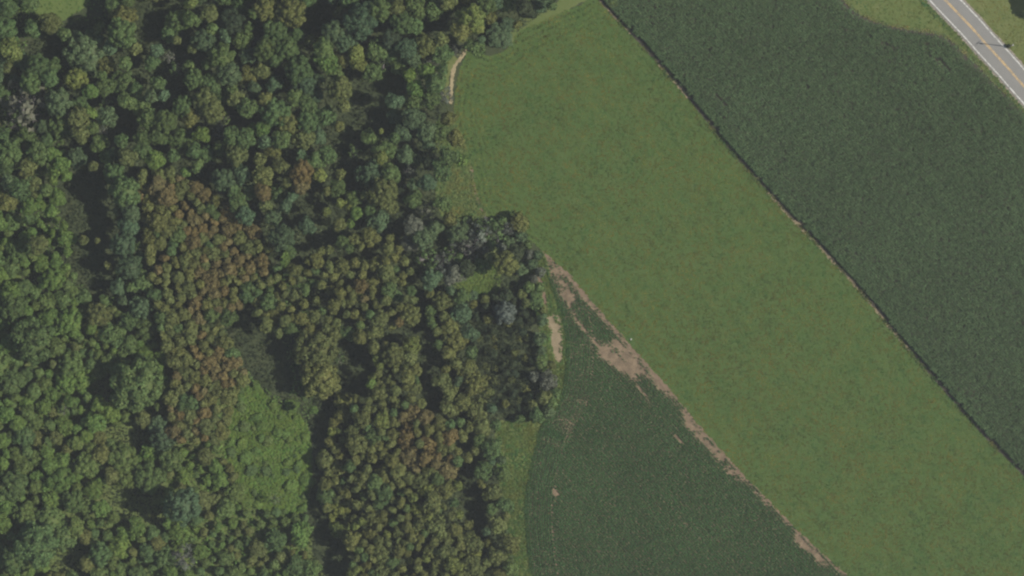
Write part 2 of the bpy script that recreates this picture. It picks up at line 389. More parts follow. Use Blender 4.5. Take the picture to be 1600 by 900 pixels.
# meadow grass tufts
def tufts(name, poly, dens, col, size, label, cat, seed, colfn=None, zmax=.10, drop=None, hue_amp=1.0):
    g = np.random.default_rng(seed); P = Wa(poly); lo = np.maximum(P.min(0), [BND[0], BND[2]]); hi = np.minimum(P.max(0), [BND[1], BND[3]])
    n = int(dens * np.prod(hi - lo)); Q = lo + g.random((n, 2)) * (hi - lo); Q = Q[inside(Q, P)]
    if drop is not None: Q = Q[drop(px_of(Q)) > g.uniform(.55, 1.25, len(Q))]
    n = len(Q)
    m = .35 * vnoise(Q, 9, seed) + .3 * vnoise(Q, 2.5, seed + .5) + .35 * vnoise(Q, .9, seed + 2.5)
    c = np.array(col)[None] * (1 + .75 * (m - .5))[:, None]
    hue = .4 * vnoise(Q, 6, seed + 4.) + .6 * vnoise(Q, 1.3, seed + 6.) - .5; hue = hue * hue_amp; c = c * (1 + np.stack([hue * .95, hue * 0, -hue * .35], 1))
    if colfn is not None: c = c * colfn(px_of(Q))[:, None]
    ctr = np.stack([Q[:, 0], Q[:, 1], g.uniform(.045, zmax, n)], 1)
    V = cards(ctr, g.normal(0, .16, (n, 3)) + [0, 0, 1], g.uniform(size * .7, size * 1.3, n), g, .8)
    me = quads_mesh(name, V, M_grass, c * g.uniform(.9, 1.1, (n, 1)))
    o = bpy.data.objects.new(name, me); COL.objects.link(o); return tag(o, label, cat, kind='stuff')
def mow(pq):
    d = dist_line(pq, mW[20:]); e = np.exp(-(d / 38.0) ** 2)
    return 1 + e * .42 * np.sin(d * 2 * np.pi / 9.0) + .08 * np.sin((pq @ np.array([.744, -.667])) * 2 * np.pi / 23)
tufts('meadow_tufts', poly_meadow, 4.2, (.082, .112, .023), .27, 'short mottled green hay regrowth covering the broad meadow', 'grass', 21, mow)
tufts('verge_tufts', cT + off_line(rm, -25)[::-1], 3.0, (.086, .116, .026), .22, 'rough green grass between the corn and the road', 'grass', 22)
tufts('far_verge_tufts', [(1500, -20), (1527, 24), (1562, 62), (1605, 108), (1660, 108), (1660, -20)], 3.0, (.112, .138, .036), .22, 'yellowish grass on the far side of the road', 'grass', 23)
fringe = smooth_line(corn_top[1:10], 4)
tufts('corn_margin_weeds', off_line(fringe, 4) + off_line(fringe, -2)[::-1], 9, (.17, .19, .07), .2, 'pale weeds fringing the top edge of the corn', 'grass', 24, zmax=.5)
tufts('sand_edge_weeds', off_line(rl, -22)[20:] + off_line(rl, -31)[::-1][:-20], 6, (.075, .135, .04), .22, 'bright green weeds along the near road shoulder', 'grass', 25, zmax=.4)
tufts('glade_tufts', poly_glade, 8, (.112, .182, .034), .28, 'bright lime green rough grass filling the sunlit glade', 'grass', 26, zmax=.7, hue_amp=.35)
tufts('margin_tufts', off_line(sW, 3)[:-30] + BM_W[1:], 9, (.080, .130, .030), .26,
      'rough green grass margin between the wood and the bean field', 'grass', 27, zmax=.5, drop=lambda pq: np.minimum(dist_line(pq, [(838, 420), (845, 440), (853, 480)]) / 4, dist_line(pq, [(864, 500), (870, 530), (873, 558)]) / 8) + .9 * (vnoise(Wa(pq), 1.6, 4.4) - .45))
tufts('wood_glade_tufts', [(704, 436), (722, 412), (745, 416), (776, 412), (782, 440), (774, 462), (742, 470), (708, 464)], 8, (.112, .168, .036), .26, 'light green grass in the small glade at the wood edge', 'grass', 29, zmax=.6, hue_amp=.35)
tufts('edge_tufts', [(686, 180), (716, 196), (730, 234), (742, 290), (762, 338), (760, 352), (700, 345), (680, 300), (690, 250), (676, 215)], 7, (.112, .150, .042), .25, 'olive rough grass between the wood and the hay meadow', 'grass', 28, zmax=.5)
tufts('field_edge_weeds', off_line(cE, -3) + off_line(cE, 3)[::-1], 9, (.088, .120, .034), .24, 'broken line of weeds between the meadow and the tall corn', 'grass', 30, zmax=.45, drop=lambda pq: 1.7 * vnoise(Wa(pq), 4.0, 6.4))
# bare strip at the corn edge
for a, b, wd in ((16, 34, 1.0), (96, 162, 2.2), (46, 60, .8)):
    strip('bare_strip', cE[a:b], -wd, wd * 1.2, .05, M_sand, jit=.55, seed=a)

# ------------------------------------------------------------------ trees: prototypes
def sphere(nu, nv, rad, g, squash=.9):
    v = []; f = []
    for j in range(nv + 1):
        ph = math.pi * j / nv
        for i in range(nu):
            th = 2 * math.pi * i / nu; r = rad * (1 + g.uniform(-.12, .12))
            v.append((r * math.sin(ph) * math.cos(th), r * math.sin(ph) * math.sin(th), r * squash * math.cos(ph)))
    for j in range(nv):
        for i in range(nu):
            f.append((j * nu + i, j * nu + (i + 1) % nu, (j + 1) * nu + (i + 1) % nu, (j + 1) * nu + i))
    return v, f

def crown_mesh(seed, lobes, ncard, size, spread=.68, lr=(.24, .40), ax=(1, 1), core=.55, ragged=.0):
    g = np.random.default_rng(seed); L = []
    for i in range(lobes):
        z = 1 - (i + .5) / lobes * 1.35; a = i * 2.39996 + g.normal(0, .35); r = math.sqrt(max(0, 1 - z * z))
        d = spread * g.uniform(.8 - ragged, 1.12 + ragged)
        L.append((np.array([r * math.cos(a) * d * ax[0], r * math.sin(a) * d * ax[1], z * d * .92]), g.uniform(*lr)))
    wts = np.array([l[1] ** 2 for l in L]); wts /= wts.sum()
    idx = g.choice(len(L), ncard * 2, p=wts); C = np.array([l[0] for l in L])[idx]; rr = np.array([l[1] for l in L])[idx]
    D = unit(g.normal(size=(len(idx), 3)) + unit(C) * .6 + [0, 0, .25]); P = C + D * (rr * g.uniform(.72, 1.08, len(idx)))[:, None]
    ok = np.ones(len(P), bool)
    for i, (c, r) in enumerate(L): ok &= ~((np.linalg.norm(P - c, axis=1) < r * .72) & (idx != i))
    P = P[ok][:ncard]; D = D[ok][:ncard]
    V = cards(P, D + g.normal(0, .45, P.shape), g.uniform(size * .7, size * 1.3, len(P)), g, .8)
    return quads_mesh('crown', V, M_crown, None, (*sphere(8, 5, core, g), None))

def limb(v, f, p0, p1, r0, r1, k=5):
    p0 = Vector(p0); p1 = Vector(p1); q = (p1 - p0).to_track_quat('Z', 'Y'); b = len(v)
    for p, r in ((p0, r0), (p1, r1)):
        for i in range(k):
            a = 2 * math.pi * i / k; v.append(tuple(p + q @ Vector((r * math.cos(a), r * math.sin(a), 0))))
    for i in range(k): f.append((b + i, b + (i + 1) % k, b + k + (i + 1) % k, b + k + i))
    f.append(tuple(b + k + i for i in range(k)))

def trunk_mesh(seed, nl):
    """unit: crown radius 1, crown centre at z = 1, foot at z = 0"""
    g = random.Random(seed); v = []; f = []
    limb(v, f, (0, 0, -.02), (g.uniform(-.03, .03), g.uniform(-.03, .03), .55), .075, .055, 7)
    limb(v, f, (0, 0, .54), (g.uniform(-.06, .06), g.uniform(-.06, .06), 1.1), .055, .02, 6)
    for i in range(nl):
        a = i * 2.4 + g.uniform(-.3, .3); z = .5 + .4 * i / max(1, nl)
        limb(v, f, (0, 0, z), (.55 * math.cos(a), .55 * math.sin(a), z + g.uniform(.18, .4)), .035, .01, 5)
    me = bpy.data.meshes.new('trunk'); me.from_pydata(v, [], f); me.materials.append(M_bark); return me

def bare_mesh(seed, nmain=9, sub=5):
    """bare branchwork of a leafless tree, unit radius, centre at z = 0"""
    g = random.Random(seed); v = []; f = []
    for i in range(nmain):
        a = i * 2.4 + g.uniform(-.4, .4); el = g.uniform(.15, 1.2); L = g.uniform(.7, 1.05)
        d = Vector((math.cos(a) * math.cos(el), math.sin(a) * math.cos(el), math.sin(el) * .9)); p = Vector((0, 0, -.5)); q = p.lerp(Vector((0, 0, -.1)), .4)
        e = q + d * L; mid = q.lerp(e, .5) + Vector((g.uniform(-.08, .08), g.uniform(-.08, .08), .05))
        limb(v, f, p, q, .05, .04); limb(v, f, q, mid, .035, .022); limb(v, f, mid, e, .022, .006)
        for k in range(sub):
            t = g.uniform(.25, .95); s = (q.lerp(mid, t * 2) if t < .5 else mid.lerp(e, t * 2 - 1))
            dd = (d + Vector((g.uniform(-.9, .9), g.uniform(-.9, .9), g.uniform(-.2, .6)))).normalized()
            t1 = s + dd * g.uniform(.2, .45); limb(v, f, s, t1, .014, .005, 4)
            for _ in range(2):
                limb(v, f, s.lerp(t1, g.uniform(.3, .9)), t1 + Vector((g.uniform(-.16, .16), g.uniform(-.16, .16), g.uniform(-.03, .14))), .009, .004, 3)
    me = bpy.data.meshes.new('branches'); me.from_pydata(v, [], f); me.materials.append(M_grey); return me

P_big = [crown_mesh(100 + i, 46 + 5 * i, 3800, .050, .80, (.15, .25), ax, .74, rg * .6)
         for i, (ax, rg) in enumerate((((1, 1), 0), ((1, .92), .05), ((.9, 1), .08), ((1, 1), .12), ((.95, 1), .04)))]
P_mid = [crown_mesh(200 + i, 15 + 2 * i, 1000, .092, .66, (.30, .44), ax, .62, rg)
         for i, (ax, rg) in enumerate((((1, 1), 0), ((1, .8), .08), ((.8, 1), .08), ((1, 1), .18), ((.9, 1), .1), ((1, .9), .15)))]
P_small = [crown_mesh(300 + i, 6 + i, 300, .16, .46, (.40, .54), ax, .58, rg)
           for i, (ax, rg) in enumerate((((1, 1), 0), ((1, .85), .1), ((.85, 1), .1), ((1, 1), .2), ((1, 1), .05), ((.9, .9), .15)))]
P_thin = [crown_mesh(400 + i, 12, 170, .13, .72, (.2, .34), (1, 1), .10, .2) for i in range(3)]
P_bare = [bare_mesh(500 + i) for i in range(4)]
P_trunk = [trunk_mesh(600 + i, 5) for i in range(4)]
P_stem = [trunk_mesh(650 + i, 2) for i in range(2)]

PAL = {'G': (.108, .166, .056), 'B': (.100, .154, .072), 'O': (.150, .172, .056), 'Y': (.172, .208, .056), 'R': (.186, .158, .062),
       'D': (.054, .076, .038), 'S': (.128, .142, .102), 'L': (.130, .204, .050), 'K': (.124, .180, .054), 'W': (.150, .180, .145)}
NAMEC = {'G': 'mid green', 'B': 'bluish green', 'O': 'olive', 'Y': 'yellow-green', 'R': 'rusty brown', 'D': 'dark green', 'S': 'grey bare-branched', 'L': 'light green', 'K': 'fresh green', 'W': 'silvery green'}
placed = []       # (x, y, r, colour, h, kind, shape, group)
SHAPE_B = ['round', 'lumpy', 'narrow', 'ragged', 'domed']
SHAPE_M = ['round', 'broad', 'narrow', 'ragged', 'lumpy', 'uneven']
SHAPE_S = ['round', 'broad', 'narrow', 'ragged', 'compact', 'uneven']

def place(x, y, r, c, h, group, kind='broadleaf_tree'):
    placed.append([x, y, r, c, h, kind, group])

# hand-surveyed crowns: x y radius colour, in photograph pixels
HAND_TALL = """
192 30 22 O;190 52 23 G;135 82 36 B;17 78 17 Y;58 104 19 G;78 122 13 G;120 124 18 Y;142 142 13 L;159 118 9 G;196 98 12 G;92 160 21 B;48 128 18 G;
125 184 17 O;142 176 11 L;126 210 15 O;198 158 13 G;236 150 12 B;256 150 11 B;232 186 16 G;258 190 18 G;246 212 17 G;
300 30 13 G;328 22 13 O;362 34 19 D;388 42 9 G;330 46 12 G;318 64 18 B;352 56 12 B;276 62 8 O;300 76 9 O;346 88 20 G;324 100 10 G;304 125 18 G;331 130 15 G;
358 116 18 B;362 142 12 G;320 156 19 O;286 166 18 G;332 172 18 O;300 184 14 O;370 156 14 O;388 168 15 G;298 4 12 Y;396 20 10 G;315 210 14 L;362 212 14 G;395 202 12 L;384 218 16 G;
222 216 13 G;190 220 12 G;415 14 20 O;455 20 23 O;430 50 22 G;414 78 18 G;448 76 18 G;432 92 14 G;520 50 18 B;540 66 18 B;505 76 16 G;562 34 26 B;592 14 20 G;
576 12 14 B;620 12 14 O;650 10 17 G;626 36 18 G;646 40 14 G;466 110 22 G;476 132 19 B;460 152 14 G;510 96 17 L;556 82 13 Y;560 97 13 Y;532 140 20 O;536 165 12 O;
700 5 15 O;736 28 22 Y;720 46 17 O;746 42 12 Y;760 8 15 G;776 4 12 B;664 70 18 O;690 62 12 O;636 76 16 B;646 92 13 B;782 54 21 B;792 38 14 B;753 62 7 B;610 60 14 D;
640 118 12 L;650 138 13 L;666 112 14 L;682 132 17 G;692 108 10 G;616 158 13 B;646 186 17 B;666 204 15 B;690 206 14 G;701 186 13 O;712 216 14 O;630 206 13 B;596 205 5 Y;616 216 10 G;612 60 13 D;
430 176 23 G;414 156 13 O;450 192 20 O;480 190 18 G;440 216 15 G;474 216 17 O;410 200 14 L;414 222 12 B;480 164 15 G;530 198 9 O;845 5 14 B;862 10 9 G;818 12 15 D;808 38 8 O;832 22 9 D;
600 300 21 O;596 246 12 Y;606 234 13 G;590 232 10 G;700 246 16 G;690 266 16 G;722 250 12 L;670 254 12 D;646 290 11 B;668 284 15 B;646 312 15 G;692 318 13 G;702 342 12 O;
645 352 15 S;664 372 17 B;680 356 13 B;790 410 20 O;770 398 12 O;804 396 14 D;405 250 12 O;410 276 17 O;412 300 15 R;415 320 12 O;440 260 13 O;450 285 10 O;471 270 18 R;470 290 13 R;500 274 12 Y;
456 310 12 B;446 322 11 B;532 272 9 O;510 299 8 O;532 318 9 Y;510 330 8 Y;545 325 6 Y;556 334 11 L;548 350 8 L;530 350 12 O;570 306 8 O;580 312 8 O;510 346 8 O;
15 240 22 G;10 262 13 G;45 262 13 O;60 240 17 G;82 242 15 L;96 256 14 L;86 268 12 L;15 286 13 B;32 296 17 G;55 292 14 O;72 296 11 G;46 322 15 L;10 316 15 O;80 330 11 L;46 342 11 G;100 352 8 L;60 382 16 O;
200 246 16 O;224 236 13 G;242 250 15 L;270 244 12 G;194 300 24 G;206 332 16 B;224 276 12 O;246 292 14 R;262 308 14 R;232 322 11 O;246 346 17 O;202 352 17 B;192 382 19 B;202 416 19 B;222 440 17 G;236 392 12 O;
130 376 9 O;152 376 5 O;168 416 8 O;145 260 9 O;350 282 19 B;372 318 15 G;384 338 14 B;366 300 12 G;304 236 13 G;310 260 12 G;370 242 18 O;290 268 9 L;
440 372 20 B;450 392 14 G;444 404 12 L;220 480 20 B;50 532 33 G;20 480 22 G;15 456 18 L;214 600 43 G;255 686 21 B;284 790 27 B;56 850 34 G;20 872 22 G;156 866 19 G;
640 492 18 O;494 546 32 O;500 592 30 O;788 488 18 W;172 520 16 G;200 502 14 G;155 524 10 Y;182 534 12 G;202 540 13 G;250 664 16 B;
615 556 19 O;642 560 12 O;636 590 13 O;592 583 7 O;580 600 9 L;618 610 10 O;642 622 9 O;598 630 7 O;576 626 7 O;490 640 8 L;
690 470 18 O;720 490 17 B;702 512 15 O;716 532 16 O;700 552 13 O;742 600 20 O;730 578 15 O;762 612 11 O;746 640 17 O;722 630 13 O;754 666 17 O;722 462 13 G;734 520 13 B;736 550 12 G;
768 700 16 G;756 735 15 G;786 740 14 G;770 770 16 O;790 790 13 G;778 820 15 O;800 850 14 O;776 866 16 O;796 888 14 G;780 900 14 O;
838 470 13 G;846 500 11 B;842 530 12 B;856 594 15 S;850 622 13 O;838 650 13 G;862 628 10 G;826 448 10 G;846 566 12 G;
1674 8 24 G;1690 -34 24 G"""
DEAD = "35 165 36;18 190 18;265 90 9;276 108 10;345 204 12;350 186 11;162 205 8;166 160 10;715 77 11;600 98 12;675 95 9;555 236 10;745 366 22;762 354 17;736 386 17;776 366 13;792 358 10;670 406 17;690 412 16;702 398 12;640 268 11;526 388 8;285 872 18;100 640 9;665 330 14;530 560 8;695 150 12;430 780 9"
for s in HAND_TALL.replace('\n', '').split(';'):
    x, y, r, c = s.split(); x, y, r = float(x), float(y), float(r)
    h = 7.5 + r * .36 + 3.5 * rng.random()
    if (x, y) in ((782, 54), (792, 38), (808, 38), (832, 22), (845, 5)): h = 4.5
    if (x, y) in ((192, 30), (192, 52), (135, 82)): h = 11.5
    if x > 820 and y > 400: h = 5 + r * .1
    if x < 270 and y > 430: h = 3.5 + r * .34
    if 660 < x < 800 and y > 450: h = 8 + 2 * rng.random()
    if 395 < x < 660 and 430 < y < 640: h = 12.5 + 2 * rng.random()
    place(x, y, r, c, h, None)
for s in DEAD.split(';'):
    x, y, r = [float(q) for q in s.split()]
    place(x, y, r, 'S', 5 + r * .28, 'bare grey trees in the wood', 'bare_tree')

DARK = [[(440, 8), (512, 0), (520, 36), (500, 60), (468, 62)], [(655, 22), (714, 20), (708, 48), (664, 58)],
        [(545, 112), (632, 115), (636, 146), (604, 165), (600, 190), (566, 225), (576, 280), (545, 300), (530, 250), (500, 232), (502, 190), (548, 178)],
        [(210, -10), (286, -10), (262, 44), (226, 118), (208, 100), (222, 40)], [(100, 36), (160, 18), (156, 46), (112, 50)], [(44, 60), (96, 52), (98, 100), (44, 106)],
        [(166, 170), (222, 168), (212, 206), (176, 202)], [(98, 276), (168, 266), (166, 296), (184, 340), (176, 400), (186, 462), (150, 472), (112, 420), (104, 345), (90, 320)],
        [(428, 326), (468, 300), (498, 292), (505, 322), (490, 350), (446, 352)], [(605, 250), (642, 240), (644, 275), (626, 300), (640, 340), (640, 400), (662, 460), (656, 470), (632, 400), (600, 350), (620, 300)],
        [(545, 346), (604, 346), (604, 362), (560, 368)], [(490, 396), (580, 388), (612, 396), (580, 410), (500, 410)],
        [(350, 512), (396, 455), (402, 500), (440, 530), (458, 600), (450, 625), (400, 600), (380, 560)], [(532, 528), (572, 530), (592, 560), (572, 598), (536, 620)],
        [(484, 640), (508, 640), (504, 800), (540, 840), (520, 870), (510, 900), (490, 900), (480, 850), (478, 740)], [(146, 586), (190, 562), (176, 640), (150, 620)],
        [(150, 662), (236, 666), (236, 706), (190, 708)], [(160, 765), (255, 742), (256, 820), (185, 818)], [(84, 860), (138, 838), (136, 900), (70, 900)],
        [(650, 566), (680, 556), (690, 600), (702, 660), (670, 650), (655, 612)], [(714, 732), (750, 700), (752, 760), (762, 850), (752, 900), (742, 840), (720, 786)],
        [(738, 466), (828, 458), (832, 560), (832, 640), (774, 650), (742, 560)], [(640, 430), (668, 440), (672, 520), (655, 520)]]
OPEN = [poly_glade, [(700, 70), (740, 60), (735, 250), (800, 355), (690, 350), (680, 290), (694, 200)], [(716, 424), (745, 420), (772, 424), (770, 454), (742, 462), (718, 456)],
        [(52, -30), (176, -30), (170, 30), (104, 38), (60, 30)], [(776, 656), (822, 656), (830, 700), (822, 905), (806, 905), (790, 760)]]
BOUND = poly_meadow

def fill(poly, r0, r1, hfun, pal, group, kind, tight=.82, tries=9000, dens=1.0, seed=0, avoid_dark=True, skip_open=True):
    g = random.Random(seed); xs = [p[0] for p in poly]; ys = [p[1] for p in poly]
    C = np.array([[min(xs) + g.random() * (max(xs) - min(xs)), min(ys) + g.random() * (max(ys) - min(ys))] for _ in range(tries)])
    ok = inside(C, poly)
    if avoid_dark:
        for d in DARK: ok &= ~inside(C, d)
    if skip_open:
        for d in OPEN: ok &= ~inside(C, d)
    for (x, y) in C[ok]:
        r = r0 + (r1 - r0) * g.random() ** 1.3
        A = fill.arr
        if len(placed) != len(A): A = fill.arr = np.array([[p[0], p[1], p[2]] for p in placed])
        if (np.hypot(A[:, 0] - x, A[:, 1] - y) < (A[:, 2] + r) * tight).any(): continue
        cc = g.choice(pal(x, y) if callable(pal) else pal)
        place(x, y, r, cc, hfun(r, g), group, kind)
fill.arr = np.zeros((0, 3))

ST_A = [(215, 300), (262, 262), (285, 282), (332, 306), (384, 340), (424, 380), (416, 424), (384, 466), (350, 520), (372, 560), (386, 602), (384, 650), (340, 690), (270, 690), (266, 620), (272, 560), (250, 524), (238, 480), (236, 420), (228, 350)]
ST_B = [(400, 440), (440, 410), (462, 420), (500, 392), (560, 362), (600, 362), (632, 400), (652, 460), (655, 512), (600, 512), (560, 534), (532, 530), (500, 510), (430, 524), (395, 500)]
ST_C = [(575, 540), (652, 535), (656, 592), (652, 622), (690, 650), (712, 690), (726, 740), (716, 792), (742, 832), (757, 905), (757, 925), (560, 925), (546, 900), (552, 850), (520, 830), (506, 780), (506, 720), (512, 660), (532, 625), (580, 618)]
def clump(x, y, s, o): return float(vnoise(np.array([[x / 5, y / 5]]), s, o)[0])
fill(ST_A, 8, 14.5, lambda r, g: 9.0 + r * .12 + .7 * g.random(), lambda x, y: 'RRO' if ((x > 300 and y < 460) or (y > 440 and 300 < x < 345)) and clump(x, y, 6, 2.) > .3 else 'OOR' if clump(x, y, 6, 9.) > .4 else 'OGO', 'olive and rusty crowns packed in the stand left of centre', 'young_tree', .60, 7000, seed=1)
fill(ST_B, 7, 14, lambda r, g: 9.5 + 4 * g.random(), lambda x, y: 'OOOR' if clump(x, y, 7, 4.) > .6 else 'OOOG', 'olive crowns of the middle stand', 'young_tree', .74, 3500, seed=2)
fill(ST_C, 7, 18, lambda r, g: 7.5 + r * .12 + 3.5 * g.random(), lambda x, y: 'RRO' if (620 < x < 705 and 640 < y < 735) else 'OOOG' if clump(x, y, 6, 5.) > .4 else 'OYO', 'olive crowns of the lower middle stand', 'young_tree', .68, 7000, seed=3)
SC_L = [(-20, 225), (100, 225), (110, 300), (105, 340), (130, 430), (190, 475), (240, 505), (262, 560), (262, 690), (290, 700), (262, 740), (300, 925), (-20, 925)]
fill(SC_L, 7, 25, lambda r, g: 2.0 + r * .24 + 2.8 * g.random(), lambda x, y: 'LKL' if clump(x, y, 8, 1.) > .45 else 'KOG', 'scrub trees of the lower left', 'scrub_tree', .72, 9000, seed=4)
fill([(262, 700), (350, 690), (380, 800), (490, 812), (486, 925), (300, 925), (262, 800)], 6, 18, lambda r, g: 1.2 + r * .2 + 1.8 * g.random(), lambda x, y: 'LKGO' if y > 800 else 'LKLO', 'scrub trees of the lower left', 'scrub_tree', .80, 2500, seed=14)
TOP = [(-20, -25), (880, -25), (850, 10), (800, 50), (740, 78), (700, 90), (690, 150), (712, 230), (690, 300), (720, 350), (800, 370), (800, 400), (690, 440), (640, 430), (630, 380), (520, 360), (440, 350), (380, 300), (290, 275), (180, 300), (170, 262), (100, 270), (100, 232), (-20, 215)]
fill(TOP, 12, 25, lambda r, g: 5 + r * .25 + 3 * g.random(), lambda x, y: 'GBSBD' if x > 620 and y > 180 else 'GGOBG', None, 'broadleaf_tree', .74, 9000, seed=5)
fill([(655, 450), (740, 450), (740, 570), (790, 655), (800, 760), (822, 925), (760, 925), (752, 760), (712, 690), (690, 640), (690, 560), (670, 520)], 8, 14, lambda r, g: 7.5 + 2.5 * g.random(), 'OGOBG', None, 'broadleaf_tree', .76, 4000, seed=6)
fill([(180, 280), (240, 280), (235, 400), (245, 520), (180, 500), (185, 400)], 8, 14, lambda r, g: 9 + 2 * g.random(), 'GBB', None, 'broadleaf_tree', .8, 1500, seed=7)
fill([(345, 560), (400, 600), (470, 640), (486, 660), (480, 812), (380, 800), (350, 700), (372, 640)], 3.5, 11, lambda r, g: .7 + r * .11, lambda x, y: 'LKLLG', 'bushes scattered in the sunlit glade', 'bush', .62, 120, seed=8, avoid_dark=False, skip_open=False)
# dark plantation near the wood's right edge: rows of thin dull trees
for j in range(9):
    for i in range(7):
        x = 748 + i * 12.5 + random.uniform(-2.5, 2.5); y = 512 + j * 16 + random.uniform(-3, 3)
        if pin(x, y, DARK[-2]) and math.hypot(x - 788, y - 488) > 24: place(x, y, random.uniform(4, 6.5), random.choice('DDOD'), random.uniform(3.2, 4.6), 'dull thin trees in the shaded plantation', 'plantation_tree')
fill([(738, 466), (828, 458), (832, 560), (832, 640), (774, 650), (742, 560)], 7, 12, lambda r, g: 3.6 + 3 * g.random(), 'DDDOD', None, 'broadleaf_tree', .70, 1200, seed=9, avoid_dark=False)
fill([(812, 396), (842, 396), (850, 440), (854, 520), (858, 560), (874, 600), (870, 636), (840, 656), (800, 654), (828, 560), (822, 480)], 8, 14, lambda r, g: 3.6 + 2 * g.random(), 'GSGBO', None, 'broadleaf_tree', .76, 1200, seed=10, avoid_dark=False, skip_open=False)
fill([(705, 345), (815, 345), (835, 400), (820, 415), (782, 420), (760, 408), (705, 415)], 8, 15, lambda r, g: 5 + 2.5 * g.random(), 'SGSBO', None, 'broadleaf_tree', .76, 1200, seed=15, avoid_dark=False, skip_open=False)
place(958, 4, 9, 'Y', 2.2, None, 'bush'); place(948, -4, 8, 'Y', 2.0, None, 'bush'); place(1576, 72, 3.8, 'D', 1.6, None, 'bush')

# ------------------------------------------------------------------ labels
LM = [(705, 120, 'the sandy bend in the path'), (100, 12, 'the top left clearing'), (35, 165, 'the large bare grey tree'), (135, 82, 'the big round bluish tree'),
      (435, 700, 'the sunlit glade'), (742, 440, 'the small grass glade'), (788, 488, 'the silvery round tree'), (214, 600, 'the largest round tree'), (752, 366, 'the grey bare thicket'),
      (497, 570, 'the double lobed olive crown'), (730, 775, 'the lower shade notch'), (575, 190, 'the deepest shade hollow'), (145, 370, 'the left shade hollow'),
      (375, 510, 'the central shade hollow'), (215, 790, 'the lower left hollow'), (495, 740, 'the narrow shade strip'), (255, 30, 'the upper shade gap'),
      (480, 25, 'the top middle shade gap'), (736, 28, 'the yellowish top tree'), (600, 300, 'the isolated olive tree'), (50, 532, 'the left edge round tree'),
      (56, 850, 'the bottom left round tree'), (840, 560, 'the worn gateway'), (600, 98, 'the pale snag'), (471, 270, 'the rusty patch above centre'), (330, 380, 'the rusty stand'),
      (285, 872, 'the grey scrub patch'), (1577, 72, 'the roadside pole'), (630, 690, 'the lower rusty crowns'), (800, 850, 'the bean field margin'), (350, 200, 'the bare twigs')]
DIRS = ['right of', 'lower right of', 'below', 'lower left of', 'left of', 'upper left of', 'above', 'upper right of']
ORD = ['nearest', 'second nearest', 'third nearest', 'fourth nearest', 'fifth nearest']
KNOWN = {(135, 82): 'big round bluish green tree just below the lime clearing at top left', (214, 600): 'largest round tree, green, casting a dark hollow in the lower left scrub',
         (788, 488): 'small silvery green round tree alone in the shaded plantation', (50, 532): 'large round green tree close to the left edge of the photo',
         (56, 850): 'large round green tree in the bottom left corner, bright on its right', (17, 78): 'yellow-green tree at the left edge under the clearing',
         (494, 546): 'upper lobe tree of the tall olive clump in the middle stand', (500, 592): 'lower lobe tree of the tall olive clump in the middle stand',
         (600, 300): 'isolated round olive tree between two shade hollows, above centre', (736, 28): 'yellowish rounded tree above the sandy bend in the path',
         (35, 165): 'large bare grey-branched tree near the left edge, mixed with green', (600, 98): 'pale grey snag above the deepest shade hollow',
         (284, 790): 'broad bluish green tree right of the lower left shade hollow', (255, 686): 'round bluish green tree below the largest round tree',
         (958, 4): 'bright yellow-green bush at the top end of the corn edge', (948, -4): 'yellow bush at the top photo edge behind the brighter one',
         (1576, 72): 'low dark bush at the foot of the roadside pole', (1674, 8): 'green tree off the right corner whose shadow falls on the verge',
         (1690, -34): 'green tree above the right corner beyond the road', (50.5, 0): ''}
def size_word(r, kind):
    if kind == 'bush': return 'tiny' if r < 5 else 'small'
    return 'large' if r >= 20 else 'mid-sized' if r >= 14 else 'smallish' if r >= 9 else 'small'
NOUN = {'broadleaf_tree': 'tree', 'young_tree': 'crown', 'scrub_tree': 'scrub tree', 'bush': 'bush', 'bare_tree': 'tree', 'plantation_tree': 'thin tree'}
CAT = {'broadleaf_tree': 'tree', 'young_tree': 'tree', 'scrub_tree': 'tree', 'bush': 'bush', 'bare_tree': 'bare tree', 'plantation_tree': 'tree'}
buckets = {}
info = []
for i, (x, y, r, c, h, kind, grp) in enumerate(placed):
    if kind == 'bare_tree': si = i % 4; shp = ['spreading', 'sparse', 'forked', 'twiggy'][si]
    elif r >= 18: si = i % 5; shp = SHAPE_B[si]
    elif r >= 10: si = i % 6; shp = SHAPE_M[si]
    else: si = i % 6; shp = SHAPE_S[si]
    info.append(si)
    k = KNOWN.get((x, y))
    if k: placed[i].append(k); continue
    l = min(LM, key=lambda q: math.hypot(q[0] - x, q[1] - y) if math.hypot(q[0] - x, q[1] - y) > r * .7 + 3 else 1e9)
    d = math.hypot(l[0] - x, l[1] - y); a = math.degrees(math.atan2(y - l[1], x - l[0])) % 360
    key = (size_word(r, kind), shp, NAMEC[c], NOUN[kind], DIRS[int((a + 22.5) // 45) % 8], l[2])
    buckets.setdefault(key, []).append((d, i)); placed[i].append(None)
for key, lst in buckets.items():
    lst.sort()
    for n_, (d, i) in enumerate(lst):
        sz, shp, cn, noun, dr, lm = key
        art = f'{sz} {shp} {cn} {noun}'
        if len(lst) == 1: placed[i][7] = f'{art} {dr} {lm}'
        elif n_ < 5: placed[i][7] = f'{art} {dr} {lm}, {ORD[n_]}'
        else: placed[i][7] = f'{art} {dr} {lm}, farther off'

for p in placed:
    if len(p[7].split()) > 16: p[7] = p[7].split(' ', 1)[1]
